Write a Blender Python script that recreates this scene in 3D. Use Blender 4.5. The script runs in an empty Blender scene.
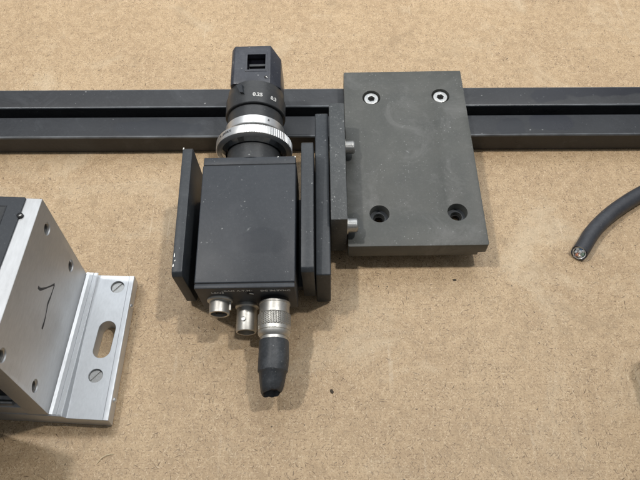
import bpy, bmesh, math, random
from mathutils import Matrix, Vector
random.seed(7)
R = math.radians
PI = math.pi
S = 0.00125                      # one modelling unit = 1.25 mm
SC = bpy.context.scene
COL = SC.collection

# ------------------------------------------------------------------ camera
cd = bpy.data.cameras.new('camera')
cd.sensor_width = 36.0
cd.lens = 655.3 / 640 * 36.0
cd.clip_start = 0.01
cd.clip_end = 60
cam = bpy.data.objects.new('camera', cd)
COL.objects.link(cam)
fw = Vector((0, 0.55306, -0.83314)); up = Vector((0.005686, 0.833127, 0.553052)); rt = Vector((0.999984, -0.004737, -0.003145))
m = Matrix((rt, up, -fw)).transposed().to_4x4()
m.translation = -fw * 272 * S
cam.matrix_world = m
SC.camera = cam

# ------------------------------------------------------------------ world, lamps, exposure
w = bpy.data.worlds.new('World')
SC.world = w
w.use_nodes = True
bg = w.node_tree.nodes['Background']
bg.inputs[0].default_value = (0.86, 0.93, 1.0, 1)
bg.inputs[1].default_value = 0.27


wt = w.node_tree
wc = wt.nodes.new('ShaderNodeTexCoord')
ws = wt.nodes.new('ShaderNodeSeparateXYZ')
wr = wt.nodes.new('ShaderNodeMapRange')
wm = wt.nodes.new('ShaderNodeMix')
wm.data_type = 'RGBA'
wt.links.new(wc.outputs['Generated'], ws.inputs[0])
wt.links.new(ws.outputs[1], wr.inputs[0])
wr.inputs[1].default_value = -1.0
wr.inputs[2].default_value = 1.0
wm.inputs[6].default_value = (0.45, 0.47, 0.49, 1)
wm.inputs[7].default_value = (1.5, 1.62, 1.78, 1)
wt.links.new(wr.outputs[0], wm.inputs[0])
wt.links.new(wm.outputs[2], bg.inputs[0])


def lamp(name, loc, target, size, power, colr, size_y=None, spread=180):
    ld = bpy.data.lights.new(name, 'AREA')
    ld.energy = power
    ld.color = colr
    ld.spread = R(spread)
    ld.shape = 'RECTANGLE'
    ld.size = size
    ld.size_y = size_y or size
    o = bpy.data.objects.new(name, ld)
    o.location = loc
    o.rotation_euler = (Vector(target) - Vector(loc)).to_track_quat('-Z', 'Y').to_euler()
    COL.objects.link(o)
    return o


lamp('ceiling_lamp', (-0.66, 0.05, 1.5), (0, 0.55, 0), 0.04, 3.15, (1.0, 0.97, 0.93), 0.08, 80)
lamp('ceiling_lamp', (0.50, 0.11, 1.5), (0, 0.55, 0), 0.04, 2.85, (1.0, 0.97, 0.93), 0.08, 80)
lamp('added_fill_panel', (0.0, 0.62, 0.92), (0, 0.1, 0), 1.2, 4.7, (0.93, 0.97, 1.0), 0.7)  # added fill lamp, unseen; brightens the far board and its sheen

SC.view_settings.view_transform = 'Standard'
SC.view_settings.look = 'None'
SC.view_settings.exposure = 0.0
SC.view_settings.gamma = 1.0
SC.view_settings.use_curve_mapping = False


# ------------------------------------------------------------------ node helpers
class NT:
    def __init__(s, name):
        s.m = bpy.data.materials.new(name)
        s.m.use_nodes = True
        s.t = s.m.node_tree
        s.b = s.t.nodes['Principled BSDF']
        tc = s.t.nodes.new('ShaderNodeTexCoord')
        s.co = tc.outputs['Object']

    def n(s, typ, ins=None, **kw):
        x = s.t.nodes.new('ShaderNode' + typ)
        for k, v in kw.items():
            setattr(x, k, v)
        for k, v in (ins or {}).items():
            if hasattr(v, 'is_linked') or isinstance(v, bpy.types.NodeSocket):
                s.t.links.new(v, x.inputs[k])
            else:
                x.inputs[k].default_value = v
        return x

    def math(s, op, a, b=0.0, c=None):
        ins = {0: a, 1: b}
        if c is not None:
            ins[2] = c
        return s.n('Math', ins, operation=op).outputs[0]

    def vmath(s, op, a, b=(0, 0, 0)):
        return s.n('VectorMath', {0: a, 1: b}, operation=op).outputs[0]

    def noise(s, scale, detail=3, rough=0.55, co=None, dist=0.0):
        return s.n('TexNoise', {'Vector': co or s.co, 'Scale': scale, 'Detail': detail, 'Roughness': rough, 'Distortion': dist}).outputs[0]

    def ramp(s, v, a, b):
        return s.n('MapRange', {0: v, 1: a, 2: b, 3: 0.0, 4: 1.0}).outputs[0]

    def mix(s, f, a, b):
        x = s.n('Mix', None, data_type='RGBA')
        for k, v in ((0, f), (6, a), (7, b)):
            if isinstance(v, bpy.types.NodeSocket):
                s.t.links.new(v, x.inputs[k])
            elif k == 0:
                x.inputs[0].default_value = v
            else:
                x.inputs[k].default_value = (*v, 1)
        return x.outputs[2]

    def fleck(s, scale, seed, length, width, dens, soft=0.6, dim='2D', wob=0.25):
        p = s.n('Mapping', {'Vector': s.co, 'Location': (seed * 3.1, seed * 7.3, 0 if dim == '2D' else seed * 2.1), 'Scale': (scale,) * 3}).outputs[0]
        if wob:
            nz = s.n('TexNoise', {'Vector': p, 'Scale': 1.1, 'Detail': 2.0}).outputs[1]
            nz = s.vmath('MULTIPLY', s.vmath('SUBTRACT', nz, (0.5, 0.5, 0.5)), (wob * 2,) * 3)
            p = s.vmath('ADD', p, nz)
        v = s.n('TexVoronoi', {'Vector': p, 'Scale': 1.0}, voronoi_dimensions=dim)
        d = s.vmath('SUBTRACT', p, v.outputs['Position'])
        cs = s.n('SeparateColor', {0: v.outputs['Color']})
        ang = s.math('MULTIPLY', cs.outputs[0], 6.283)
        rot = s.n('VectorRotate', {'Vector': d, 'Angle': ang}, rotation_type='Z_AXIS').outputs[0]
        sc = (1 / length, 1 / width, 0 if dim == '2D' else 1 / width)
        ln = s.n('VectorMath', {0: s.vmath('MULTIPLY', rot, sc)}, operation='LENGTH').outputs[1]
        sz = s.math('ADD', s.math('MULTIPLY', cs.outputs[2], 0.8), 0.35)
        ln = s.math('DIVIDE', ln, sz)
        mk = s.ramp(ln, 1.0, soft)
        return s.math('MULTIPLY', mk, s.math('LESS_THAN', cs.outputs[1], dens))

    def bump(s, h, strength, dist):
        b = s.n('Bump', {'Height': h, 'Strength': strength, 'Distance': dist})
        s.t.links.new(b.outputs[0], s.b.inputs['Normal'])

    def set(s, **kw):
        names = dict(color='Base Color', rough='Roughness', metal='Metallic', spec='Specular IOR Level', coat='Coat Weight')
        for k, v in kw.items():
            i = s.b.inputs[names[k]]
            if isinstance(v, bpy.types.NodeSocket):
                s.t.links.new(v, i)
            elif k == 'color':
                i.default_value = (*v, 1)
            else:
                i.default_value = v
        return s.m


U = 1 / S   # texture scale for one feature per unit


def mat_board():
    t = NT('hardboard')
    a = t.noise(0.02 * U, 4, 0.6)
    b = t.noise(0.22 * U, 5, 0.65)
    c = t.noise(1.5 * U, 3, 0.7)
    col = t.mix(t.ramp(a, 0.35, 0.65), (0.435, 0.302, 0.174), (0.52, 0.372, 0.220))
    col = t.mix(t.math('MULTIPLY', t.ramp(b, 0.46, 0.70), 0.55), col, (0.62, 0.462, 0.288))
    col = t.mix(t.math('MULTIPLY', t.ramp(b, 0.50, 0.30), 0.50), col, (0.36, 0.255, 0.145))
    col = t.mix(t.math('MULTIPLY', t.ramp(c, 0.52, 0.30), 0.50), col, (0.31, 0.215, 0.12))
    col = t.mix(t.math('MULTIPLY', t.ramp(c, 0.54, 0.74), 0.5), col, (0.66, 0.53, 0.35))
    dm = t.ramp(t.noise(0.06 * U, 5, 0.7), 0.36, 0.62)
    for sc, seed, L, W, dens, colr, amt, msk in (
            (0.95, 1.0, 0.60, 0.15, 0.5, (0.76, 0.62, 0.42), 0.5, 0),
            (0.55, 2.7, 0.60, 0.07, 0.35, (0.80, 0.66, 0.46), 0.55, 1),
            (0.28, 2.9, 0.55, 0.035, 0.25, (0.72, 0.60, 0.42), 0.40, 1),
            (1.15, 3.3, 0.50, 0.17, 0.45, (0.26, 0.165, 0.085), 0.60, 0),
            (1.7, 4.9, 0.50, 0.22, 0.42, (0.17, 0.10, 0.05), 0.70, 0),
            (0.65, 5.1, 0.48, 0.085, 0.50, (0.10, 0.055, 0.025), 0.90, 1),
            (0.36, 8.1, 0.40, 0.055, 0.50, (0.08, 0.045, 0.02), 0.90, 1),
            (0.19, 11.7, 0.36, 0.026, 0.35, (0.13, 0.08, 0.04), 0.80, 1),
            (0.95, 6.6, 0.19, 0.13, 0.14, (0.08, 0.05, 0.03), 0.85, 1),
            (0.16, 9.4, 0.07, 0.04, 0.25, (0.06, 0.04, 0.025), 0.9, 0)):
        f = t.fleck(sc * U, seed, L, W, dens, 0.6, wob=0.1)
        if msk:
            f = t.math('MULTIPLY', f, t.math('ADD', t.math('MULTIPLY', dm, 0.65), 0.35))
        col = t.mix(t.math('MULTIPLY', f, amt), col, colr)
    # wide pale scuffs, old oily stains and a few long thin scratches
    s1 = t.noise(0.018 * U, 6, 0.68, dist=1.0)
    col = t.mix(t.math('MULTIPLY', t.ramp(s1, 0.54, 0.68), 0.34), col, (0.66, 0.55, 0.39))
    s2 = t.noise(0.026 * U + 0.7, 6, 0.72, dist=1.4)
    col = t.mix(t.math('MULTIPLY', t.ramp(s2, 0.56, 0.72), 0.50), col, (0.30, 0.215, 0.125))
    sm = t.n('Mapping', {'Vector': t.co, 'Rotation': (0, 0, 0.45), 'Scale': (0.35 * U, 0.012 * U, 1)}).outputs[0]
    s3 = t.n('TexNoise', {'Vector': sm, 'Scale': 1.0, 'Detail': 3.0}).outputs[0]
    col = t.mix(t.math('MULTIPLY', t.math('MULTIPLY', t.ramp(s3, 0.66, 0.70), t.ramp(s1, 0.45, 0.6)), 0.35), col, (0.70, 0.58, 0.42))
    h = t.math('ADD', t.math('MULTIPLY', c, 0.6), t.math('MULTIPLY', b, 0.8))
    t.bump(h, 0.35, 0.0003)
    return t.set(color=col, rough=t.math('ADD', t.math('MULTIPLY', b, 0.25), 0.38), spec=0.45)


def mat_black(name, c1, c2, rough=0.45, dust=0.10, haze=(0.16, 0.165, 0.17), hz=0.25, spec=0.5, scratch=0.3, metal=0.0, stains=(), edges=()):
    t = NT(name)
    a = t.noise(0.07 * U, 5, 0.6)
    b = t.noise(0.9 * U, 4, 0.7)
    col = t.mix(t.ramp(a, 0.35, 0.68), c1, c2)
    col = t.mix(t.math('MULTIPLY', t.ramp(b, 0.5, 0.8), 0.35), col, haze)
    g = t.noise(4.5 * U, 2, 0.8)
    col = t.mix(t.math('MULTIPLY', t.ramp(g, 0.5, 0.78), 0.28), col, haze)
    s2 = t.noise(0.05 * U, 6, 0.75, dist=0.8)
    col = t.mix(t.math('MULTIPLY', t.ramp(s2, 0.52, 0.72), hz), col, haze)
    for sc, seed, L, W, d, am in ((0.55, 1.3, 0.27, 0.22, dust * 1.6, 0.8), (1.1, 4.2, 0.33, 0.26, dust * 2.2, 0.5), (0.22, 7.7, 0.26, 0.10, dust * scratch * 2, 0.5)):
        f = t.fleck(sc * U, seed, L, W, d * 1.6, 0.1, '3D')
        f = t.math('MULTIPLY', f, t.ramp(t.noise(0.09 * U + seed, 4, 0.7), 0.44, 0.62))
        col = t.mix(t.math('MULTIPLY', f, am), col, (0.50, 0.51, 0.50))
    ro = t.math('ADD', t.math('MULTIPLY', a, 0.22), rough - 0.11)
    wv = t.n('TexNoise', {'Vector': t.co, 'Scale': 0.12 * U, 'Detail': 3.0}).outputs[1]
    wv = t.vmath('MULTIPLY', t.vmath('SUBTRACT', wv, (0.5, 0.5, 0.5)), (6 * S, 6 * S, 0))
    for (x, y, rx, ry, colr, amt) in stains:      # greasy wiped marks
        p = t.vmath('SUBTRACT', t.vmath('ADD', t.co, wv), (x * S, y * S, 0))
        p = t.vmath('MULTIPLY', p, (1 / (rx * S), 1 / (ry * S), 0))
        ln = t.n('VectorMath', {0: p}, operation='LENGTH').outputs[1]
        mk = t.math('MULTIPLY', t.ramp(ln, 1.06, 0.92), amt)
        col = t.mix(mk, col, colr)
        ro = t.math('SUBTRACT', ro, t.math('MULTIPLY', mk, 0.12))
    xyz = t.n('SeparateXYZ', {0: t.co})
    for (ax, lo, hi, zlo) in edges:               # edge highlights painted as paler colour bands
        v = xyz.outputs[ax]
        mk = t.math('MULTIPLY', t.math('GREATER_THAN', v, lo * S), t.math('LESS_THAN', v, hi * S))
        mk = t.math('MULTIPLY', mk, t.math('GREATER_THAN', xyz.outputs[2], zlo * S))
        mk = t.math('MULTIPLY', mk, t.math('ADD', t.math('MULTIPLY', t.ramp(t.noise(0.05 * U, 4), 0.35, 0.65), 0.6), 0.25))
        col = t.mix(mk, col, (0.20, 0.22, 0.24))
    t.bump(t.math('ADD', b, t.noise(3.0 * U, 2)), 0.18, 0.00012)
    return t.set(color=col, rough=ro, spec=spec, metal=metal)


def mat_metal(name, c1, c2, rough, brush=None, dirt=0.15, grime=(0.22, 0.20, 0.17), aniso=0.0, bs=1.0):
    t = NT(name)
    co = t.n('Mapping', {'Vector': t.co, 'Scale': brush or (1, 1, 1)}).outputs[0]
    a = t.noise(0.8 * U * bs, 4, 0.65, co=co)
    b = t.noise(0.08 * U, 5, 0.65)
    col = t.mix(t.ramp(a, 0.3, 0.7), c1, c2)
    col = t.mix(t.math('MULTIPLY', t.ramp(b, 0.5, 0.75), dirt), col, grime)
    f = t.fleck(0.3 * U, 2.2, 0.35, 0.05, 0.10, 0.3, '3D')
    col = t.mix(t.math('MULTIPLY', f, 0.25), col, grime)
    t.bump(a, 0.06, 0.0001)
    ro = t.math('ADD', t.math('MULTIPLY', t.math('ADD', a, b), 0.14), rough - 0.12)
    return t.set(color=col, rough=ro, metal=1.0)


def flat(name, c, rough=0.6, metal=0.0, spec=0.4):
    t = NT(name)
    b = t.noise(0.7 * U, 4, 0.6)
    c2 = tuple(x * 0.8 for x in c)
    return t.set(color=t.mix(t.ramp(b, 0.35, 0.7), c, c2), rough=rough, metal=metal, spec=spec)


M = {
    'board': mat_board(),
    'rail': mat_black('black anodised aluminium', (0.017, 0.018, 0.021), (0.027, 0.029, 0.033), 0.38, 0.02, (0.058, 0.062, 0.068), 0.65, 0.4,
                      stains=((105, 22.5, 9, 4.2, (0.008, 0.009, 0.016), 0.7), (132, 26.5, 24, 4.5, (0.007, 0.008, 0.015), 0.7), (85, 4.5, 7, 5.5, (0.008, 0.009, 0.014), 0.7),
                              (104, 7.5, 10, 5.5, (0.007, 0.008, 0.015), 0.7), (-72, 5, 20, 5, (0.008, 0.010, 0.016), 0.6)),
                      edges=((1, -1, 0.75, 10.1), (1, 16.8, 17.45, 10.3), (1, 27.2, 29, 10.3))),  # bands of painted highlight along the rail's top and slot edges
    'plate': mat_black('grey black anodised plate', (0.072, 0.075, 0.069), (0.098, 0.100, 0.091), 0.50, 0.08, (0.155, 0.155, 0.148), 0.8, 0.4, stains=((2.5, 11, 4.2, 4.5, (0.05, 0.056, 0.058), 0.5),)),
    'cheek': mat_black('black anodised cheek', (0.026, 0.031, 0.037), (0.038, 0.043, 0.049), 0.46, 0.06, (0.10, 0.11, 0.115), 0.25, 0.4),
    'block': mat_black('dusty black block', (0.045, 0.050, 0.052), (0.068, 0.073, 0.075), 0.5, 0.38, (0.16, 0.165, 0.16), 0.35, 0.4),
    'body': mat_black('dark grey camera paint', (0.026, 0.031, 0.038), (0.036, 0.041, 0.049), 0.46, 0.035, (0.075, 0.08, 0.09), 0.30, 0.4, stains=((23, 17.5, 9.5, 4.6, (0.015, 0.019, 0.027), 0.42), (31, 14, 4, 5, (0.018, 0.022, 0.030), 0.35))),
    'lens': mat_black('satin black lens barrel', (0.024, 0.026, 0.028), (0.036, 0.038, 0.040), 0.40, 0.05, (0.085, 0.085, 0.085), 0.25, 0.45),
    'head': mat_black('worn black head', (0.022, 0.024, 0.034), (0.034, 0.037, 0.048), 0.34, 0.12, (0.09, 0.095, 0.11), 0.5, 0.5),
    'rubber': mat_black('black rubber boot', (0.022, 0.025, 0.029), (0.036, 0.040, 0.045), 0.5, 0.06, (0.12, 0.13, 0.14), 0.5, 0.45),
    'jacket': mat_black('black cable jacket', (0.026, 0.028, 0.034), (0.04, 0.042, 0.05), 0.48, 0.05, (0.10, 0.11, 0.12), 0.3),
    'cover': mat_black('black plastic cover', (0.016, 0.020, 0.026), (0.024, 0.028, 0.034), 0.5, 0.05, (0.06, 0.065, 0.07), 0.2),
    'screw': mat_metal('zinc plated screw', (0.50, 0.50, 0.49), (0.38, 0.38, 0.37), 0.40, dirt=0.4, bs=2),
    'hole': flat('dark recess', (0.012, 0.012, 0.012), 0.7),
    'chrome': mat_metal('satin chrome', (0.88, 0.88, 0.87), (0.78, 0.78, 0.77), 0.38, dirt=0.15),
    'steel': mat_metal('dull nickel', (0.62, 0.61, 0.575), (0.50, 0.49, 0.46), 0.46, dirt=0.3),
    'darksteel': mat_metal('dark polished steel', (0.35, 0.35, 0.34), (0.26, 0.26, 0.25), 0.2, dirt=0.2),
    'alu': mat_metal('brushed aluminium', (0.72, 0.74, 0.76), (0.67, 0.69, 0.71), 0.55, brush=(1.5, 0.6, 1.5), dirt=0.10, grime=(0.40, 0.40, 0.39)),
    'alu2': mat_metal('milled aluminium', (0.62, 0.63, 0.64), (0.57, 0.58, 0.59), 0.58, brush=(1.5, 0.3, 1.5), dirt=0.15, grime=(0.34, 0.33, 0.31)),
    'white': flat('white printing', (0.72, 0.72, 0.70), 0.6),
    'ink': flat('black marker ink', (0.012, 0.012, 0.014), 0.5),
    'brass': flat('brass insert', (0.30, 0.22, 0.10), 0.4, 1.0),
    'glass': flat('dark glass', (0.006, 0.006, 0.009), 0.08, 0, 0.7),
    'wirew': flat('white wire', (0.70, 0.74, 0.76), 0.5),
    'wireb': flat('blue wire', (0.16, 0.28, 0.50), 0.5),
    'wireg': flat('green wire', (0.35, 0.52, 0.42), 0.5),
    'copper': flat('bare copper', (0.78, 0.36, 0.24), 0.35, 0.7),
    'foil': flat('braided shield', (0.80, 0.81, 0.82), 0.45, 0.8),
    'fibre': flat('pale wood fibre', (0.75, 0.64, 0.42), 0.7),
    'chip': flat('dark chip', (0.06, 0.045, 0.03), 0.8),
}


# ------------------------------------------------------------------ mesh helpers
def frame(loc, yaw=0, pitch=0, roll=0):
    r = Matrix.Rotation(R(yaw), 4, 'Z') @ Matrix.Rotation(R(pitch), 4, 'X') @ Matrix.Rotation(R(roll), 4, 'Y')
    return Matrix.Translation(Vector(loc) * S) @ r


def thing(name, label, cat, mat4, group=None):
    o = bpy.data.objects.new(name, None)
    o.empty_display_size = 0.01
    COL.objects.link(o)
    o.matrix_world = mat4
    o['label'] = label
    o['category'] = cat
    if group:
        o['group'] = group
    return o


def finish(me, mat, smooth=35):
    me.materials.clear()
    me.materials.append(mat)
    for p in me.polygons:
        p.use_smooth = True
    me.set_sharp_from_angle(angle=R(smooth))


def obj(name, bm, mat, parent=None, smooth=35, cut=None, bevel=0, seg=2, loc=None, label=None):
    """link bm as ONE mesh object (units scaled to metres); cut = bmesh subtracted, bevel = edge rounding in units"""
    bmesh.ops.recalc_face_normals(bm, faces=bm.faces[:])
    bmesh.ops.scale(bm, vec=(S, S, S), verts=bm.verts[:])
    me = bpy.data.meshes.new(name)
    bm.to_mesh(me)
    bm.free()
    o = bpy.data.objects.new(name, me)
    COL.objects.link(o)
    co = None
    if cut is not None:
        bmesh.ops.recalc_face_normals(cut, faces=cut.faces[:])
        bmesh.ops.scale(cut, vec=(S, S, S), verts=cut.verts[:])
        cm = bpy.data.meshes.new('cutter')
        cut.to_mesh(cm)
        cut.free()
        co = bpy.data.objects.new('cutter', cm)
        COL.objects.link(co)
        b = o.modifiers.new('b', 'BOOLEAN')
        b.operation = 'DIFFERENCE'
        b.solver = 'EXACT'
        b.use_self = True
        b.object = co
    if bevel:
        v = o.modifiers.new('v', 'BEVEL')
        v.width = bevel * S
        v.segments = seg
        v.limit_method = 'ANGLE'
        v.angle_limit = R(40)
        v.use_clamp_overlap = True
    if cut is not None or bevel:
        dg = bpy.context.evaluated_depsgraph_get()
        dg.update()
        nm = bpy.data.meshes.new_from_object(o.evaluated_get(dg))
        o.modifiers.clear()
        o.data = nm
        nm.name = name
        bpy.data.meshes.remove(me)
        if co:
            cmd = co.data
            bpy.data.objects.remove(co)
            bpy.data.meshes.remove(cmd)
    finish(o.data, mat, smooth)
    if parent:
        o.parent = parent
    if loc:
        o.location = Vector(loc) * S
    if label:
        o['label'] = label
    return o


def B():
    return bmesh.new()


def box(bm, x0, x1, y0, y1, z0, z1):
    r = bmesh.ops.create_cube(bm, size=1)
    for v in r['verts']:
        v.co = Vector(((x0 + x1) / 2 + v.co.x * (x1 - x0), (y0 + y1) / 2 + v.co.y * (y1 - y0), (z0 + z1) / 2 + v.co.z * (z1 - z0)))
    return bm


AX = {'x': Matrix(((0, 0, 1), (1, 0, 0), (0, 1, 0))), 'y': Matrix(((1, 0, 0), (0, 0, 1), (0, -1, 0))), 'z': Matrix.Identity(3)}


def lathe(bm, prof, c, axis='z', n=64, mod=None, cap=True):
    """prof = [(t, r)...] along axis from c; mod(i_row, angle) -> radius offset"""
    A = AX[axis]
    if axis == 'y':
        A = Matrix(((1, 0, 0), (0, 0, 1), (0, 1, 0)))   # x->x, y->z, axis -> y
    rows = []
    for i, (t, r) in enumerate(prof):
        row = []
        for k in range(n):
            a = 2 * PI * k / n
            rr = r + (mod(i, a) if mod else 0)
            row.append(bm.verts.new(Vector(c) + A @ Vector((rr * math.sin(a), rr * math.cos(a), t))))
        rows.append(row)
    for i in range(len(rows) - 1):
        for k in range(n):
            bm.faces.new((rows[i][k], rows[i][(k + 1) % n], rows[i + 1][(k + 1) % n], rows[i + 1][k]))
    if cap:
        if prof[0][1] > 1e-6:
            bm.faces.new(rows[0][::-1])
        if prof[-1][1] > 1e-6:
            bm.faces.new(rows[-1])
    return bm


def ringl(bm, prof, c, axis='z', n=64, mod=None):
    """closed profile lathe (torus-like)"""
    A = AX[axis] if axis != 'y' else Matrix(((1, 0, 0), (0, 0, 1), (0, 1, 0)))
    rows = []
    for i, (t, r) in enumerate(prof):
        row = []
        for k in range(n):
            a = 2 * PI * k / n
            rr = r + (mod(i, a) if mod else 0)
            row.append(bm.verts.new(Vector(c) + A @ Vector((rr * math.sin(a), rr * math.cos(a), t))))
        rows.append(row)
    L = len(rows)
    for i in range(L):
        for k in range(n):
            bm.faces.new((rows[i][k], rows[i][(k + 1) % n], rows[(i + 1) % L][(k + 1) % n], rows[(i + 1) % L][k]))
    return bm


def prism(bm, pts, a0, a1, axis='x'):
    """polygon pts extruded along axis; pts are (u,v): x-> (y,z), y-> (x,z), z-> (x,y)"""
    def P(u, v, t):
        return {'x': (t, u, v), 'y': (u, t, v), 'z': (u, v, t)}[axis]
    a = [bm.verts.new(P(u, v, a0)) for u, v in pts]
    b = [bm.verts.new(P(u, v, a1)) for u, v in pts]
    n = len(pts)
    for i in range(n):
        bm.faces.new((a[i], a[(i + 1) % n], b[(i + 1) % n], b[i]))
    bm.faces.new(a[::-1])
    bm.faces.new(b)
    return bm


def tube(bm, pts, rad, n=16, flat_=1.0, cap=True):
    pts = [Vector(p) for p in pts]
    rows = []
    for i, p in enumerate(pts):
        d = (pts[min(i + 1, len(pts) - 1)] - pts[max(i - 1, 0)]).normalized()
        sx = d.cross(Vector((0, 0, 1))).normalized()
        sz = sx.cross(d).normalized()
        r = rad[i] if isinstance(rad, (list, tuple)) else rad
        rows.append([bm.verts.new(p + sx * math.cos(2 * PI * k / n) * r + sz * math.sin(2 * PI * k / n) * r * flat_) for k in range(n)])
    for i in range(len(rows) - 1):
        for k in range(n):
            bm.faces.new((rows[i][k], rows[i][(k + 1) % n], rows[i + 1][(k + 1) % n], rows[i + 1][k]))
    if cap:
        bm.faces.new(rows[0][::-1])
        bm.faces.new(rows[-1])
    return bm


def smooth_path(pts, sub=8):
    out = []
    P = [Vector(p) for p in pts]
    P = [P[0] * 2 - P[1]] + P + [P[-1] * 2 - P[-2]]
    for i in range(1, len(P) - 2):
        for k in range(sub):
            t = k / sub
            out.append(0.5 * ((2 * P[i]) + (P[i + 1] - P[i - 1]) * t + (2 * P[i - 1] - 5 * P[i] + 4 * P[i + 1] - P[i + 2]) * t * t + (3 * P[i] - P[i - 1] - 3 * P[i + 1] + P[i + 2]) * t ** 3))
    out.append(P[-2])
    return out


def lettering(text, size, fn, parent, name='lettering', mat='white', ext=0.05, spacing=1.0, xs=1.0, bold=0.02):
    """text as real thin mesh; fn maps (u, v, w) in units to a point in the parent's frame"""
    cu = bpy.data.curves.new('t', 'FONT')
    cu.body = text
    cu.size = size
    cu.align_x = 'CENTER'
    cu.align_y = 'CENTER'
    cu.space_character = spacing
    cu.offset = bold
    cu.extrude = ext
    cu.resolution_u = 3
    to = bpy.data.objects.new('t', cu)
    COL.objects.link(to)
    dg = bpy.context.evaluated_depsgraph_get()
    dg.update()
    me = bpy.data.meshes.new_from_object(to.evaluated_get(dg))
    bpy.data.objects.remove(to)
    for v in me.vertices:
        v.co = Vector(fn(v.co.x * xs, v.co.y, v.co.z)) * S
    me.name = name
    o = bpy.data.objects.new(name, me)
    COL.objects.link(o)
    finish(me, M[mat])
    o.parent = parent
    return o


def hexcut(bm, c, r, depth, axis='z', sgn=-1):
    pts = [(r * math.cos(R(60 * k + 12)), r * math.sin(R(60 * k + 12))) for k in range(6)]
    if axis == 'z':
        prism(bm, [(c[0] + u, c[1] + v) for u, v in pts], c[2] - depth, c[2] + 1, 'z')
    else:
        prism(bm, [(c[1] + u, c[2] + v) for u, v in pts], c[0] - depth, c[0] + 1, 'x')
    return bm


# ------------------------------------------------------------------ the surface
bm = B()
box(bm, -900, 900, -700, 900, -10, 0)
o = obj('hardboard_surface', bm, M['board'])
o['kind'] = 'structure'

# ------------------------------------------------------------------ slotted rail
RAIL = frame((0, 48.583, 0.02), 0.018, 4.354, 0)
rail = thing('slotted_rail', 'long black aluminium rail with a slot along its top, lying across the board', 'rail', RAIL)
Wd, H = 27.9, 11.1
pts = [(0.0, 0.7), (0.0, H - 0.9), (0.25, H - 0.3), (0.9, H), (10.7, H), (11.2, H - 0.15), (11.4, H - 0.5), (11.4, H - 2.2), (7.8, H - 2.2), (7.8, H - 4.6), (10.4, H - 7.6),
       (17.8, H - 7.6), (20.4, H - 4.6), (20.4, H - 2.2), (16.9, H - 2.2), (16.9, H - 0.5), (17.1, H - 0.15), (17.6, H), (27.1, H), (27.7, H - 0.3), (Wd, H - 0.9), (Wd, 0.7), (27.3, 0), (0.6, 0)]
bm = B()
prism(bm, pts, -260, 260, 'x')
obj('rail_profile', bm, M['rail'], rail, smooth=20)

# ------------------------------------------------------------------ mounting bracket (plate, block, side plate, screws)
PF = frame((11.0, -12.295, 6.53), 0.154, 4.354, -0.665)
br = thing('mounting_bracket', 'grey black mounting plate bolted to the rail with an upright block along its left edge', 'bracket', PF)
PW, PL, PT = 54.3, 89.8, 8.2
holes_screw = ((12.3, 74.8), (42.8, 75.2))
holes_open = ((12.8, 14.7), (43.7, 15.0))
cut = B()
for x, y in holes_screw + holes_open:
    lathe(cut, [(PT - (4.6 if (x, y) in holes_screw else 4.2), 3.9), (PT + 1, 3.9)], (x, y, 0), 'z', 40)
for x, y in holes_open:
    lathe(cut, [(-1, 2.35), (PT - 4.0, 2.35)], (x, y, 0), 'z', 32)
box(cut, PW - 3.2, PW + 2, -1, 6, -1, 2.2)
bm = B()
prism(bm, [(0.35, 0), (PW - 0.5, 0), (PW, 0.5), (PW - 1.2, PL - 0.2), (PW - 1.6, PL), (0.9, PL), (0.4, PL - 0.5), (0, 0.4)], 0, PT, 'z')
obj('base_plate', bm, M['plate'], br, cut=cut, bevel=0.22, seg=2)
for x, y in holes_open:
    bm = ringl(B(), [(PT - 4.18, 3.8), (PT - 4.18, 2.35), (PT - 3.9, 2.35), (PT - 3.9, 3.8)], (x, y, 0), 'z', 32)
    obj('hole_seat', bm, M['cheek'], br)
    obj('hole_bush', ringl(B(), [(0.4, 2.32), (0.4, 1.7), (2.6, 1.7), (2.6, 2.32)], (x, y, 0), 'z', 28), M['hole'], br)
for x, y in holes_screw:
    h = PT - 0.7
    bm = lathe(B(), [(PT - 4.6, 3.35), (h - 0.35, 3.35), (h, 3.0), ], (x, y, 0), 'z', 40)
    s = obj('socket_screw', bm, M['screw'], br, cut=hexcut(B(), (x, y, h), 1.6, 1.9), bevel=0.1)
    bm = lathe(B(), [(h - 1.88, 1.5), (h - 1.75, 1.5)], (x, y, 0), 'z', 24)
    obj('socket_bottom', bm, M['hole'], s)
# upright block
bm = box(B(), -6.7, -0.45, 3.0, 58.6, -0.8, 23.6)
obj('upright_block', bm, M['block'], br, bevel=0.4, seg=2)
bm = box(B(), -12.45, -6.95, -17.6, 56.7, -4.2, 19.6)
obj('side_plate', bm, M['cheek'], br, bevel=0.55, seg=3)
for y in (6.6, 43.8):
    n = 60
    bm = lathe(B(), [(-0.43, 2.4), (-0.2, 2.65), (3.2, 2.65), (3.75, 2.3)], (0, y, 13.2), 'x', n, mod=lambda i, a: (0.07 if int(a / (2 * PI) * 60 + 0.1) % 2 else 0) if i in (1, 2) else 0)
    s = obj('cap_screw', bm, M['screw'], br, smooth=25, cut=hexcut(B(), (3.75, y, 13.2), 1.3, 1.6, 'x'))
    obj('washer', lathe(B(), [(-0.44, 3.4), (-0.05, 3.4)], (0, y, 13.2), 'x', 40), M['steel'], s)

# ------------------------------------------------------------------ U shaped cradle and camera share a tilted frame
CF = frame((-43.176, -36.163, 8.0), 0.222, 8.704, -1.331)
cr = thing('camera_cradle', 'black U shaped cradle whose two flat cheeks stand either side of the camera', 'bracket', CF)


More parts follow.
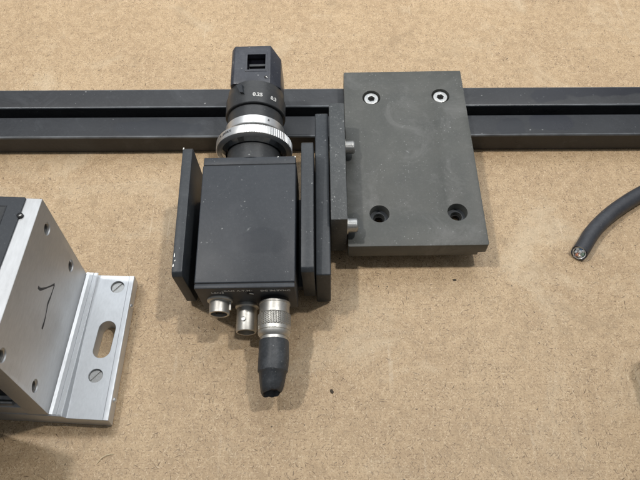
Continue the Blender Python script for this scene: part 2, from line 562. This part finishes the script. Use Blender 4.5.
def cheek(x0, x1, y0, y1, z0, z1, name, chip=False):
    # side elevation with cut corners
    bm = prism(B(), [(y0 + 3.5, z0), (y1 - 3, z0), (y1, z0 + 3), (y1, z1 - 1.2), (y1 - 1.2, z1), (y0 + 1.4, z1), (y0, z1 - 1.4), (y0, z0 + 3.5)], x0, x1, 'x')
    return obj(name, bm, M['cheek'], cr, bevel=0.35, seg=2)


cheek(-8.4, -4.6, 5.2, 58.2, -8.9, 21.2, 'left_cheek')
cheek(36.9, 41.5, 6.2, 60.0, -8.0, 21.0, 'right_cheek')
obj('cradle_floor', box(B(), -4.58, 36.88, 8.5, 46, -4.2, -0.45), M['cheek'], cr, bevel=0.2)
for (y, x, l, w_) in ((8.5, -8.2, 1.2, 0.5), (10.6, -7.7, 0.7, 0.4), (12.3, -8.0, 1.6, 0.35), (57.0, -8.35, 1.0, 0.6)):
    obj('edge_chip', prism(B(), [(x, y), (x + w_, y + 0.2), (x + w_ * 0.8, y + l), (x + w_ * 0.3, y + l * 0.8)], 21.1, 21.23, 'z'), M['steel'], cr)

CW, CL, CH = 35.0, 52.9, 21.7
LX, LZ = 17.7, 10.9
cm_ = thing('machine_vision_camera', 'small dark grey box camera with black lens and silver sockets, held in the cradle', 'camera', CF)
obj('housing', box(B(), 0, CW, 2.0, 49.4, 0, CH), M['body'], cm_, bevel=0.45, seg=3)
obj('front_plate', box(B(), 0.15, CW - 0.15, 49.6, CL, 0.1, CH - 0.12), M['body'], cm_, bevel=0.35, seg=2)
rp = obj('rear_panel', box(B(), 0.05, CW - 0.05, 0, 1.8, 0.05, CH - 0.05), M['body'], cm_, bevel=0.4, seg=2)
obj('seam', box(B(), 0.5, CW - 0.5, 1.7, 49.7, 0.5, CH - 0.35), M['hole'], cm_)
for x_, z_ in ((27.9, CH - 0.32), (34.3, CH - 0.35)):
    obj('edge_chip', prism(B(), [(x_, z_), (x_ + 0.35, z_ - 0.25), (x_ + 0.55, z_ + 0.15), (x_ + 0.2, z_ + 0.22)], CL - 0.6, CL - 0.05, 'y'), M['steel'], cm_)


def face(u0, v0):
    return lambda u, v, w_: (u0 + u, -0.03 - w_ - 0.02, v0 + v)


lettering('LENS', 1.9, face(7.6, 17.3), rp, spacing=1.1)
lettering('-CAM A.T.M-', 1.7, face(14.6, 19.1), rp, spacing=1.15)
lettering('DC IN/SYNC', 1.8, face(28.0, 18.8), rp, spacing=1.05)
# small trimmer hole beside the video socket
t_ = obj('trimmer', lathe(B(), [(-0.25, 1.2), (0.3, 1.2)], (19.0, 0, 16.6), 'y', 24), M['hole'], rp)
obj('trimmer_screw', prism(B(), [(18.7, 16.9), (19.5, 16.5), (20.1, 16.2), (20.2, 16.6), (19.6, 17.2), (18.9, 17.4)], -0.45, -0.25, 'y'), M['white'], rp)

# three sockets on the rear
def socket(name, x, z, prof, inner, depth):
    """hollow metal socket, axis -y"""
    bm = lathe(B(), [(-t, r) for t, r in prof], (x, 0, z), 'y', 48)
    L = prof[-1][0]
    cut = lathe(B(), [(-L - 1, inner), (-L + depth, inner)], (x, 0, z), 'y', 40)
    return obj(name, bm, M['steel'], cm_, cut=cut, bevel=0.12, seg=1, smooth=30), L


so, L = socket('lens_socket', 7.3, 10.3, [(-0.1, 4.6), (0.7, 4.6), (1.0, 4.2), (1.1, 3.65), (5.6, 3.65)], 2.9, 4.0)
obj('socket_insert', lathe(B(), [(-L + 1.3, 2.88), (-1.7, 2.88)], (7.3, 0, 10.3), 'y', 32), M['hole'], so)
for k in range(4):
    a = R(45 + 90 * k)
    obj('contact_pin', lathe(B(), [(-L + 0.6, 0.22), (-L + 1.6, 0.22)], (7.3 + 1.5 * math.cos(a), 0, 10.3 + 1.5 * math.sin(a)), 'y', 8), M['brass'], so)
obj('key', box(B(), 10.9, 11.5, -4.2, -1.2, 10.0, 11.2), M['steel'], so)

so, L = socket('video_socket', 16.3, 3.6, [(-0.1, 4.4), (0.9, 4.4), (1.3, 4.1), (1.4, 3.75), (9.9, 3.75), (10.4, 3.6)], 3.1, 7.0)
obj('socket_insert', lathe(B(), [(-L + 2.5, 1.7), (-2.6, 1.7)], (16.3, 0, 3.6), 'y', 24), M['wirew'], so)
for a in (-10, 170):
    px, pz_ = 16.3 + 3.7 * math.sin(R(a)), 3.6 + 3.7 * math.cos(R(a))
    d = Vector((math.sin(R(a)), 0, math.cos(R(a))))
    bm = tube(B(), [Vector((px, -6.4, pz_)) - d * 0.4, Vector((px, -6.4, pz_)) + d * 0.75 + Vector((0, .001, 0))], 0.85, 20)
    obj('bayonet_pin', bm, M['chrome'], so, bevel=0.12)
obj('bore', lathe(B(), [(-L + 6.9, 3.05), (-L + 7.2, 3.05)], (16.3, 0, 3.6), 'y', 32), M['hole'], so)
obj('power_socket', lathe(B(), [(-1.2, 5.0), (0.1, 5.0)], (27.0, 0, 9.6), 'y', 48), M['hole'], cm_)

# lens: neck, lock ring, silver ring, barrel, focus ring, mirror head
c0 = (LX, 0, LZ)
obj('lens_mount', lathe(B(), [(52.8, 10.9), (55.5, 10.9), (55.8, 10.5), (61.2, 10.5)], c0, 'y', 96), M['lens'], cm_)
NK = 96
def knurl(i, a):
    d = math.degrees(a)
    if i in (3, 4) and -8 < ((d + 180) % 360 - 180) < 150 or (i in (3, 4) and 210 < d < 285):
        return -0.28 if (int(a / (2 * PI) * 576) % 6) >= 4 else 0
    return 0
lr = obj('lock_ring', ringl(B(), [(60.9, 12.9), (61.1, 14.5), (61.35, 14.95), (61.75, 15.1), (64.6, 15.1), (65.0, 14.8), (65.1, 12.0), (61.8, 11.9)], c0, 'y', 576, mod=knurl), M['chrome'], cm_, smooth=30)
obj('polished_flange', ringl(B(), [(60.6, 11.0), (59.7, 11.25), (61.0, 13.0), (61.6, 12.9), (63, 10.6)], c0, 'y', 30), M['darksteel'], lr, smooth=5)
obj('groove', lathe(B(), [(61.3, 10.8), (69.0, 10.8)], c0, 'y', 96), M['darksteel'], cm_)
sr = obj('silver_ring', ringl(B(), [(68.0, 10.9), (68.0, 11.6), (68.2, 11.8), (71.4, 11.8), (71.6, 11.6), (71.6, 10.9)], c0, 'y', 96), M['chrome'], cm_)
obj('lens_barrel', lathe(B(), [(71.0, 10.2), (71.6, 11.15), (76.8, 11.15), (77.2, 10.4), (78.0, 10.4)], c0, 'y', 96), M['lens'], cm_)
fr = obj('focus_ring', ringl(B(), [(77.2, 10.5), (77.2, 11.9), (77.5, 12.15), (84.2, 12.15), (84.6, 11.7), (88.2, 11.5), (88.6, 11.0), (88.6, 9)], c0, 'y', 120), M['lens'], cm_)


def wrap(a0, y0, r):
    def fn(u, v, w_):
        a = R(a0) + u / r
        return (LX + (r + 0.04 + w_) * math.sin(a), y0 + v, LZ + (r + 0.04 + w_) * math.cos(a))
    return fn


lettering('0.25', 2.3, wrap(10, 80.8, 12.15), fr, spacing=1.0, bold=0.07)
lettering('0.3', 2.3, wrap(42, 80.6, 12.15), fr, spacing=1.0, bold=0.07)
lettering('4', 1.7, wrap(33, 69.9, 11.8), sr, mat='ink')
lettering('A  JAPAN', 1.5, wrap(-42, 63.3, 15.1), lr, mat='ink', spacing=1.1)
# pointed clamp screw on the focus ring
k = B()
d = Vector((math.sin(R(-22)), 0, math.cos(R(-22))))
p = Vector((LX, 84.2, LZ)) + d * 11.6
t3 = Vector((math.cos(R(-22)), 0, -math.sin(R(-22))))
v0 = [bm_v for bm_v in (p - t3 * 2.3 + Vector((0, 2.2, 0)), p + t3 * 0.6 + Vector((0, 1.6, 0)), p + t3 * 1.6 + Vector((0, -3.2, 0)), p - t3 * 0.2 + Vector((0, -2.4, 0)))]
lo = [k.verts.new(q) for q in v0]
hi = [k.verts.new(q * 0.85 + (p * 0.15) + d * 1.6) for q in v0]
for i in range(4):
    k.faces.new((lo[i], lo[(i + 1) % 4], hi[(i + 1) % 4], hi[i]))
k.faces.new(lo[::-1]); k.faces.new(hi)
obj('clamp_knob', k, M['cover'], fr)

# mirror head: chamfered box with a square window in its top
HB = [(8.0, 1.5), (8.0, 19.2), (9.3, 20.5), (24.2, 20.5), (28.3, 16.8), (28.3, 1.5), (26.5, 0), (9.8, 0)]
bm = prism(B(), HB, 88.2, 107.5, 'y')
for v in bm.verts:      # front end rounded at the right
    if v.co.y > 100 and v.co.x > 25:
        v.co.y -= 4.5
    if v.co.y > 100 and v.co.x < 8.5:
        v.co.y -= 1.2
cut = box(B(), 14.3, 22.5, 94.6, 103.4, 13.5, 22)
mh = obj('mirror_head', bm, M['head'], cm_, cut=cut, bevel=0.4, seg=2)
bm = box(B(), 13.9, 22.9, 94.2, 103.8, 20.42, 20.62)
obj('window_frame', bm, M['head'], mh, cut=box(B(), 14.7, 22.1, 95.1, 102.9, 20, 21), bevel=0.05)
obj('window_glass', box(B(), 14.35, 22.45, 94.7, 103.3, 17.2, 17.5), M['glass'], mh)
obj('shutter_bar', box(B(), 15.2, 22.4, 98.6, 99.3, 17.6, 18.3), M['lens'], mh)
obj('grub_screw', lathe(B(), [(20.3, 0.75), (20.56, 0.75)], (22.6, 91.2, 0), 'z', 20), M['hole'], mh)
obj('screw_glint', prism(B(), [(22.4, 91.4), (23.1, 90.7), (23.3, 91.0), (22.6, 91.7)], 20.57, 20.62, 'z'), M['white'], mh)

# ------------------------------------------------------------------ cable plug pushed onto the camera
plug = thing('cable_plug', 'silver round cable plug with cut off black rubber boot, in the rightmost camera socket', 'plug', CF @ Matrix.Translation(Vector((27.0, -1.3, 9.6)) * S))
pc = (0, 0, 0)
obj('front_shell', lathe(B(), [(0, 5.2), (-0.25, 5.55), (-0.9, 5.6), (-1.0, 5.35), (-4.4, 5.35), (-4.6, 5.2), (-4.9, 5.2)], pc, 'y', 64), M['steel'], plug)
def dk(i, a):
    k = int(a / (2 * PI) * 192)
    return 0.3 if ((k // 3 + i) % 2) and 1 <= i <= 12 else 0
prof = [(-4.7, 5.5)] + [(-4.9 - 0.36 * j, 5.6) for j in range(12)] + [(-9.2, 5.5), (-9.3, 5.2)]
obj('knurled_collar', lathe(B(), prof, pc, 'y', 192, mod=dk), M['steel'], plug, smooth=12)
obj('lock_ring', lathe(B(), [(-9.2, 5.2), (-9.35, 5.75), (-10.6, 5.75), (-10.8, 5.5), (-11.0, 5.75), (-12.0, 5.6), (-12.6, 5.1), (-12.9, 4.9)], pc, 'y', 64), M['steel'], plug)
obj('rear_neck', lathe(B(), [(-12.5, 4.75), (-16.2, 4.75)], pc, 'y', 48), M['steel'], plug)
# boot, a soft sleeve torn at the end
bm = B()
prof = [(-14.0, 4.9), (-14.15, 5.15), (-15, 5.25), (-20, 5.35), (-24.6, 5.25), (-25.0, 5.2), (-25.3, 4.75), (-28.5, 4.3), (-31.0, 3.75), (-32.0, 3.3), (-32.3, 2.95), (-31.6, 2.6), (-30.4, 2.4), (-27.5, 2.4)]
random.seed(4)
ph = [random.random() * 6 for _ in range(6)]
def tear(i, a):
    v = 0.06 * math.sin(3 * a + ph[0]) + 0.05 * math.sin(7 * a + i)
    return v * (1 + max(0, i - 6) * 0.5)
lathe(bm, prof, pc, 'y', 64, mod=tear)
for v in bm.verts:
    if v.co.y < -30.8:
        a = math.atan2(v.co.x, v.co.z)
        v.co.y += 0.8 * math.cos(a - 0.6) + 0.16 * math.sin(4 * a) + 0.08 * math.sin(9 * a + 1)
    t = max(0, -(v.co.y + 20)) / 13
    v.co.z -= 0.6 * t * t
    v.co.x += -0.5 * t
obj('rubber_boot', bm, M['rubber'], plug, smooth=50)
obj('boot_core', lathe(B(), [(-28.2, 2.45), (-30.6, 2.45), (-30.9, 2.1)], (-0.3, 0, -0.4), 'y', 24), M['jacket'], plug)

# ------------------------------------------------------------------ aluminium bracket with black cover, lower left
AF = frame((-92.836, -76.136, 0.02), -2.404, 0, 0)
al = thing('aluminium_bracket', 'bright aluminium angle bracket with a black cover, a slotted foot and a handwritten 7', 'bracket', AF)
FH, LG, TOP, YL = 5.9, 7.4, 56.2, 56.6
XE = 20.1
# foot: flat flange with chamfered right edge
bm = B()
prism(bm, [(-60, 0), (XE - 0.6, 0), (XE, 0.6), (XE, FH - 0.3), (XE - 0.3, FH), (XE - 1.9, FH), (XE - 2.1, FH - 0.12), (5.6, FH - 0.12), (5.4, FH), (4.3, LG), (-60, LG)], -0.6, YL, 'y')
for v in bm.verts:
    if v.co.y < 0:          # the near end is cut slightly out of square
        v.co.y += 0.02 * (XE - v.co.x)
    elif v.co.x > 5:
        v.co.x -= 2.0
cut = B()
# obround slot
sl = []
x0, ya, yb, rr = 12.0, 25.3, 33.8, 3.15
for k in range(17):
    a = PI * k / 16
    sl.append((x0 + 0.15 + rr * math.cos(a), yb + rr * math.sin(a)))
for k in range(17):
    a = PI + PI * k / 16
    sl.append((x0 + rr * math.cos(a), ya + rr * math.sin(a)))
prism(cut, sl, -2, FH + 3, 'z')
for x, y in ((12.3, 51.6), (12.0, 15.4)):
    lathe(cut, [(FH - 3, 2.55), (FH + 2, 2.55)], (x, y, 0), 'z', 36)
foot = obj('slotted_foot', bm, M['alu'], al, cut=cut, bevel=0.1, seg=1, smooth=15)
for x, y in ((12.3, 51.6), (12.0, 15.4)):
    bm = lathe(B(), [(FH - 3, 2.5), (FH - 1.1, 2.5), (FH - 0.9, 2.3)], (x, y, 0), 'z', 36)
    c = B()
    bmesh.ops.create_cube(c, size=1)
    bmesh.ops.scale(c, vec=(6.5, 0.8, 2.2), verts=c.verts[:])
    bmesh.ops.rotate(c, cent=(0, 0, 0), matrix=Matrix.Rotation(R(52), 3, 'Z'), verts=c.verts[:])
    bmesh.ops.translate(c, vec=(x, y, FH - 0.2), verts=c.verts[:])
    q_ = obj('slotted_screw', bm, M['screw'], al, cut=c)
# raised strip beside the wall: two fine steps
obj('raised_strip', prism(B(), [(0.05, LG - 0.5), (4.0, LG - 0.5), (4.0, LG + 0.3), (3.0, LG + 0.3), (2.85, LG + 0.1), (2.6, LG + 0.1), (2.45, LG + 0.35), (1.1, LG + 0.35), (0.05, LG + 0.8)], 0.2, YL - 0.1, 'y'), M['alu'], al, smooth=20)
for y, z in ((7.5, 3.4), (44.6, 3.6)):
    xs_ = XE - 0.9 if y < 20 else XE - 2.3
    bm = lathe(B(), [(0, 1.0), (1.0, 1.0), (1.5, 0.5)], (xs_, y, z), 'x', 20)
    obj('side_screw', bm, M['chrome'], al)
# tall wall with threaded holes
cut = B()
hl = ((49.9, 47.3), (50.3, 22.9), (3.7, 49.3), (4.2, 23.7))
for y, z in hl:
    lathe(cut, [(-5, 2.1), (-0.15, 2.15), (0.1, 2.45), (1, 2.45)], (0, y, z), 'x', 36)
bm = box(B(), -7.2, 0.0, 0.1, YL - 0.9, LG, TOP)
wl = obj('side_wall', bm, M['alu2'], al, cut=cut, bevel=0.14, seg=1)
for y, z in hl:
    n = 48
    bm = B()
    rows = []
    for i in range(n * 5):
        a = 2 * PI * i / n
        t = -0.5 - i / n * 0.5
        rows.append([bm.verts.new((t + dt, y + rr * math.sin(a), z + rr * math.cos(a))) for dt, rr in ((0.3, 2.1), (0.0, 1.65), (-0.3, 2.1))])
    for i in range(len(rows) - 1):
        for q in range(2):
            bm.faces.new((rows[i][q], rows[i][q + 1], rows[i + 1][q + 1], rows[i + 1][q]))
    obj('thread', bm, M['screw'], wl)
    obj('hole_bottom', lathe(B(), [(-4.9, 2.05), (-2.6, 2.05)], (0, y, z), 'x', 24), M['hole'], wl)
# channel floor and far wall
obj('channel_floor', box(B(), -60, -7.25, 0.3, YL - 1, LG + 0.02, 13.4), M['alu2'], al, bevel=0.1)
obj('far_wall', box(B(), -60, -52, 0.3, YL - 1, 13.45, TOP), M['alu2'], al, bevel=0.15)
obj('inner_core', box(B(), -50, -9.5, 4.0, YL - 2, 13.6, 44), M['cover'], al, bevel=0.6)
obj('core_rod', tube(B(), [(-9.8, 1.4, 14.9), (-40, 1.4, 14.9)], 0.9, 16), M['chrome'], al)
# black cover between the walls
cv = B()
prism(cv, [(-51.9, -0.3), (-8.0, -0.3), (-6.1, 0.5), (-5.2, YL - 1.3), (-5.6, YL - 0.9), (-51.9, YL - 0.9)], TOP + 0.03, TOP + 0.6, 'z')
cvr = obj('cover', cv, M['cover'], al, bevel=0.1)
pn = ringl(B(), [(0, 0)] * 0 or [(0, 1), (0.2, 1), (0.2, 1.2), (0, 1.2)], (0, 0, 0), 'z', 4) if False else None
pv = B()
for (x0_, x1_, y0_, y1_) in ((-45, -10.3, 51.7, 52.1), (-10.7, -10.3, 6, 51.69), (-45, -10.7, 6, 6.4)):
    box(pv, x0_, x1_, y0_, y1_, TOP + 0.55, TOP + 0.72)
obj('panel_rim', pv, M['rail'], cvr)
obj('panel_inlay', box(B(), -45, -10.75, 6.45, 51.65, TOP + 0.5, TOP + 0.64), M['lens'], cvr)
obj('cover_catch', lathe(B(), [(TOP + 0.02, 1.05), (TOP + 0.75, 1.0), (TOP + 1.0, 0.6)], (-5.1, 48.4, 0), 'z', 20), M['ink'], cvr)
obj('catch_glint', prism(B(), [(-5.2, 48.0), (-4.6, 47.8), (-4.3, 48.3), (-4.6, 48.5)], TOP + 0.98, TOP + 1.04, 'z'), M['steel'], cvr)
# handwritten 7
sv = [(31.0, 41.4), (31.3, 39.4), (34.2, 35.4), (37.4, 31.6), (37.6, 31.2), (36.6, 31.0), (33.0, 31.2), (30.0, 31.6), (27.8, 31.0), (24.5, 30.4), (21.3, 30.4)]
pth = smooth_path([(0.03, y, z) for y, z in sv], 6)
bm = B()
L_, R_ = [], []
for i, p in enumerate(pth):
    d = (pth[min(i + 1, len(pth) - 1)] - pth[max(i - 1, 0)]).normalized()
    nrm = Vector((0, -d.z, d.y)) * (0.40 + 0.12 * math.sin(i * 0.35) + (0.1 if i < 3 else 0))
    L_.append(bm.verts.new(p + nrm)); R_.append(bm.verts.new(p - nrm))
for i in range(len(pth) - 1):
    bm.faces.new((L_[i], L_[i + 1], R_[i + 1], R_[i]))
obj('handwritten_seven', bm, M['ink'], wl)

# ------------------------------------------------------------------ cut cable, right
cb_path = smooth_path([(104.4, -9.3, 3.35), (107.0, -6.0, 3.3), (111.6, 0.2, 3.3), (116.8, 5.6, 3.3), (122.6, 10.6, 3.3), (129.5, 15.6, 3.3), (138.0, 20.9, 3.3), (149, 26.4, 3.3), (165, 33, 3.3), (190, 42, 3.3)], 8)
cbl = thing('cut_cable', 'short curve of black cable ending in a cut face with bare coloured wires', 'cable', Matrix.Translation(Vector((104.4, -9.3, 0)) * S))
o0 = Vector((104.4, -9.3, 0))
loc_path = [p - o0 for p in cb_path]
bm = tube(B(), loc_path, 3.25, 28, cap=False)
# inner face near the cut
dirv = (loc_path[1] - loc_path[0]).normalized()
sx = dirv.cross(Vector((0, 0, 1))).normalized(); sz = sx.cross(dirv)
first = [v for v in bm.verts[:28]]
r_in = [bm.verts.new(loc_path[0] + dirv * 0.05 + (v.co - loc_path[0]) * 0.84) for v in first]
r_in2 = [bm.verts.new(loc_path[0] + dirv * 2.4 + (v.co - loc_path[0]) * 0.82) for v in first]
for k in range(28):
    bm.faces.new((first[k], first[(k + 1) % 28], r_in[(k + 1) % 28], r_in[k]))
    bm.faces.new((r_in[k], r_in[(k + 1) % 28], r_in2[(k + 1) % 28], r_in2[k]))
for v in first + r_in:
    v.co += dirv * (0.25 * math.sin(v.co.z * 2.2 + 1) + 0.42 * (v.co - loc_path[0]).z + 0.3)
obj('jacket', bm, M['jacket'], cbl, smooth=50)
def at(u, v, t):
    return loc_path[0] + dirv * (t + (0.42 * v if t < 2.5 else 0)) + sx * u + sz * v
sh = B()
for k in range(28):      # strands of the braid
    a = 2 * PI * k / 28
    tube(sh, [at(2.45 * math.cos(a), 2.45 * math.sin(a), -0.15 + 0.3 * random.random()), at(2.45 * math.cos(a + 0.3), 2.45 * math.sin(a + 0.3), 3.4)], 0.24, 6)
o = obj('braid_strand', sh, M['foil'], cbl)
o['kind'] = 'stuff'
obj('filler', tube(B(), [at(0, 0, 1.6), at(0, 0, 3.0)], 2.3, 20), M['hole'], cbl)
for (u, v, t, mm, rr) in ((-0.2, 1.5, 0.3, 'wireb', 0.62), (0.95, 1.05, 0.1, 'wirew', 0.66), (-1.25, 0.7, 0.25, 'wirew', 0.6), (0.15, 0.35, -0.2, 'wirew', 0.66), (1.35, -0.2, 0.15, 'wireg', 0.6), (-1.25, -0.6, 0.1, 'wirew', 0.55),
                          (0.6, -0.95, -0.3, 'foil', 0.62), (-0.35, -1.2, -0.1, 'copper', 0.6), (1.1, -1.35, 0.2, 'wirew', 0.5), (-0.9, 1.7, 0.4, 'wireg', 0.45)):
    obj('wire', tube(B(), [at(u, v, t), at(u, v, 3.6)], rr * 1.08, 12), M[mm], cbl, bevel=0.08)

# ------------------------------------------------------------------ loose bits on the board
def chip(x, y, r, label, mt='chip', seed=1):
    random.seed(seed)
    bm = B()
    bmesh.ops.create_icosphere(bm, subdivisions=2, radius=r)
    for v in bm.verts:
        v.co *= 0.75 + 0.5 * random.random()
        v.co.z = max(v.co.z * 0.35, -0.1 * r)
        v.co.x *= 1.5
    o = obj('wood_chip', bm, M[mt], None, loc=(x, y, 0.1 * r))
    o.rotation_euler.z = seed
    o['label'] = label
    o['category'] = 'chip'
    o['group'] = 'wood chips lying on the board'


chip(3.9, -65.5, 0.62, 'dark wood chip lying right of the rubber boot on the bare board', seed=2)
chip(53.5, -19.5, 0.5, 'dark wood chip lying just below the near edge of the mounting plate', seed=3)
fb = smooth_path([(-76.0, -90.5, 0.2), (-74.5, -88.6, 0.5), (-72.6, -87.6, 0.7), (-70.6, -87.4, 0.3)], 6)
o = obj('wood_fibre', tube(B(), fb, [0.12] * (len(fb) - 1) + [0.05], 8), M['fibre'], None)
o['label'] = 'pale curled wood fibre lying to the right of the aluminium bracket'
o['category'] = 'fibre'

# ------------------------------------------------------------------ unseen shadow casters added just past the picture's edges
bm = prism(B(), [(119.9, -52 - 4), (121, -52.6), (124, -52), (165, -52), (165, -120), (119.9, -120)], 0.02, 30, 'z')  # unseen block added so its shadow enters at the right
o = obj('shadow_caster_block', bm, M['plate'], None, bevel=0.6)
o['label'] = 'unseen dark block added past the right edge to cast a shadow onto the board'
o['category'] = 'block'
bm = box(B(), -165, -112, -210, -79.5, 0.02, 78)  # unseen box added to shade the lower left of the board
o = obj('shadow_caster_box', bm, M['cover'], None, bevel=1.5)
o['label'] = 'unseen dark box added past the lower left corner to shade the board by the aluminium bracket'
o['category'] = 'shadow caster'
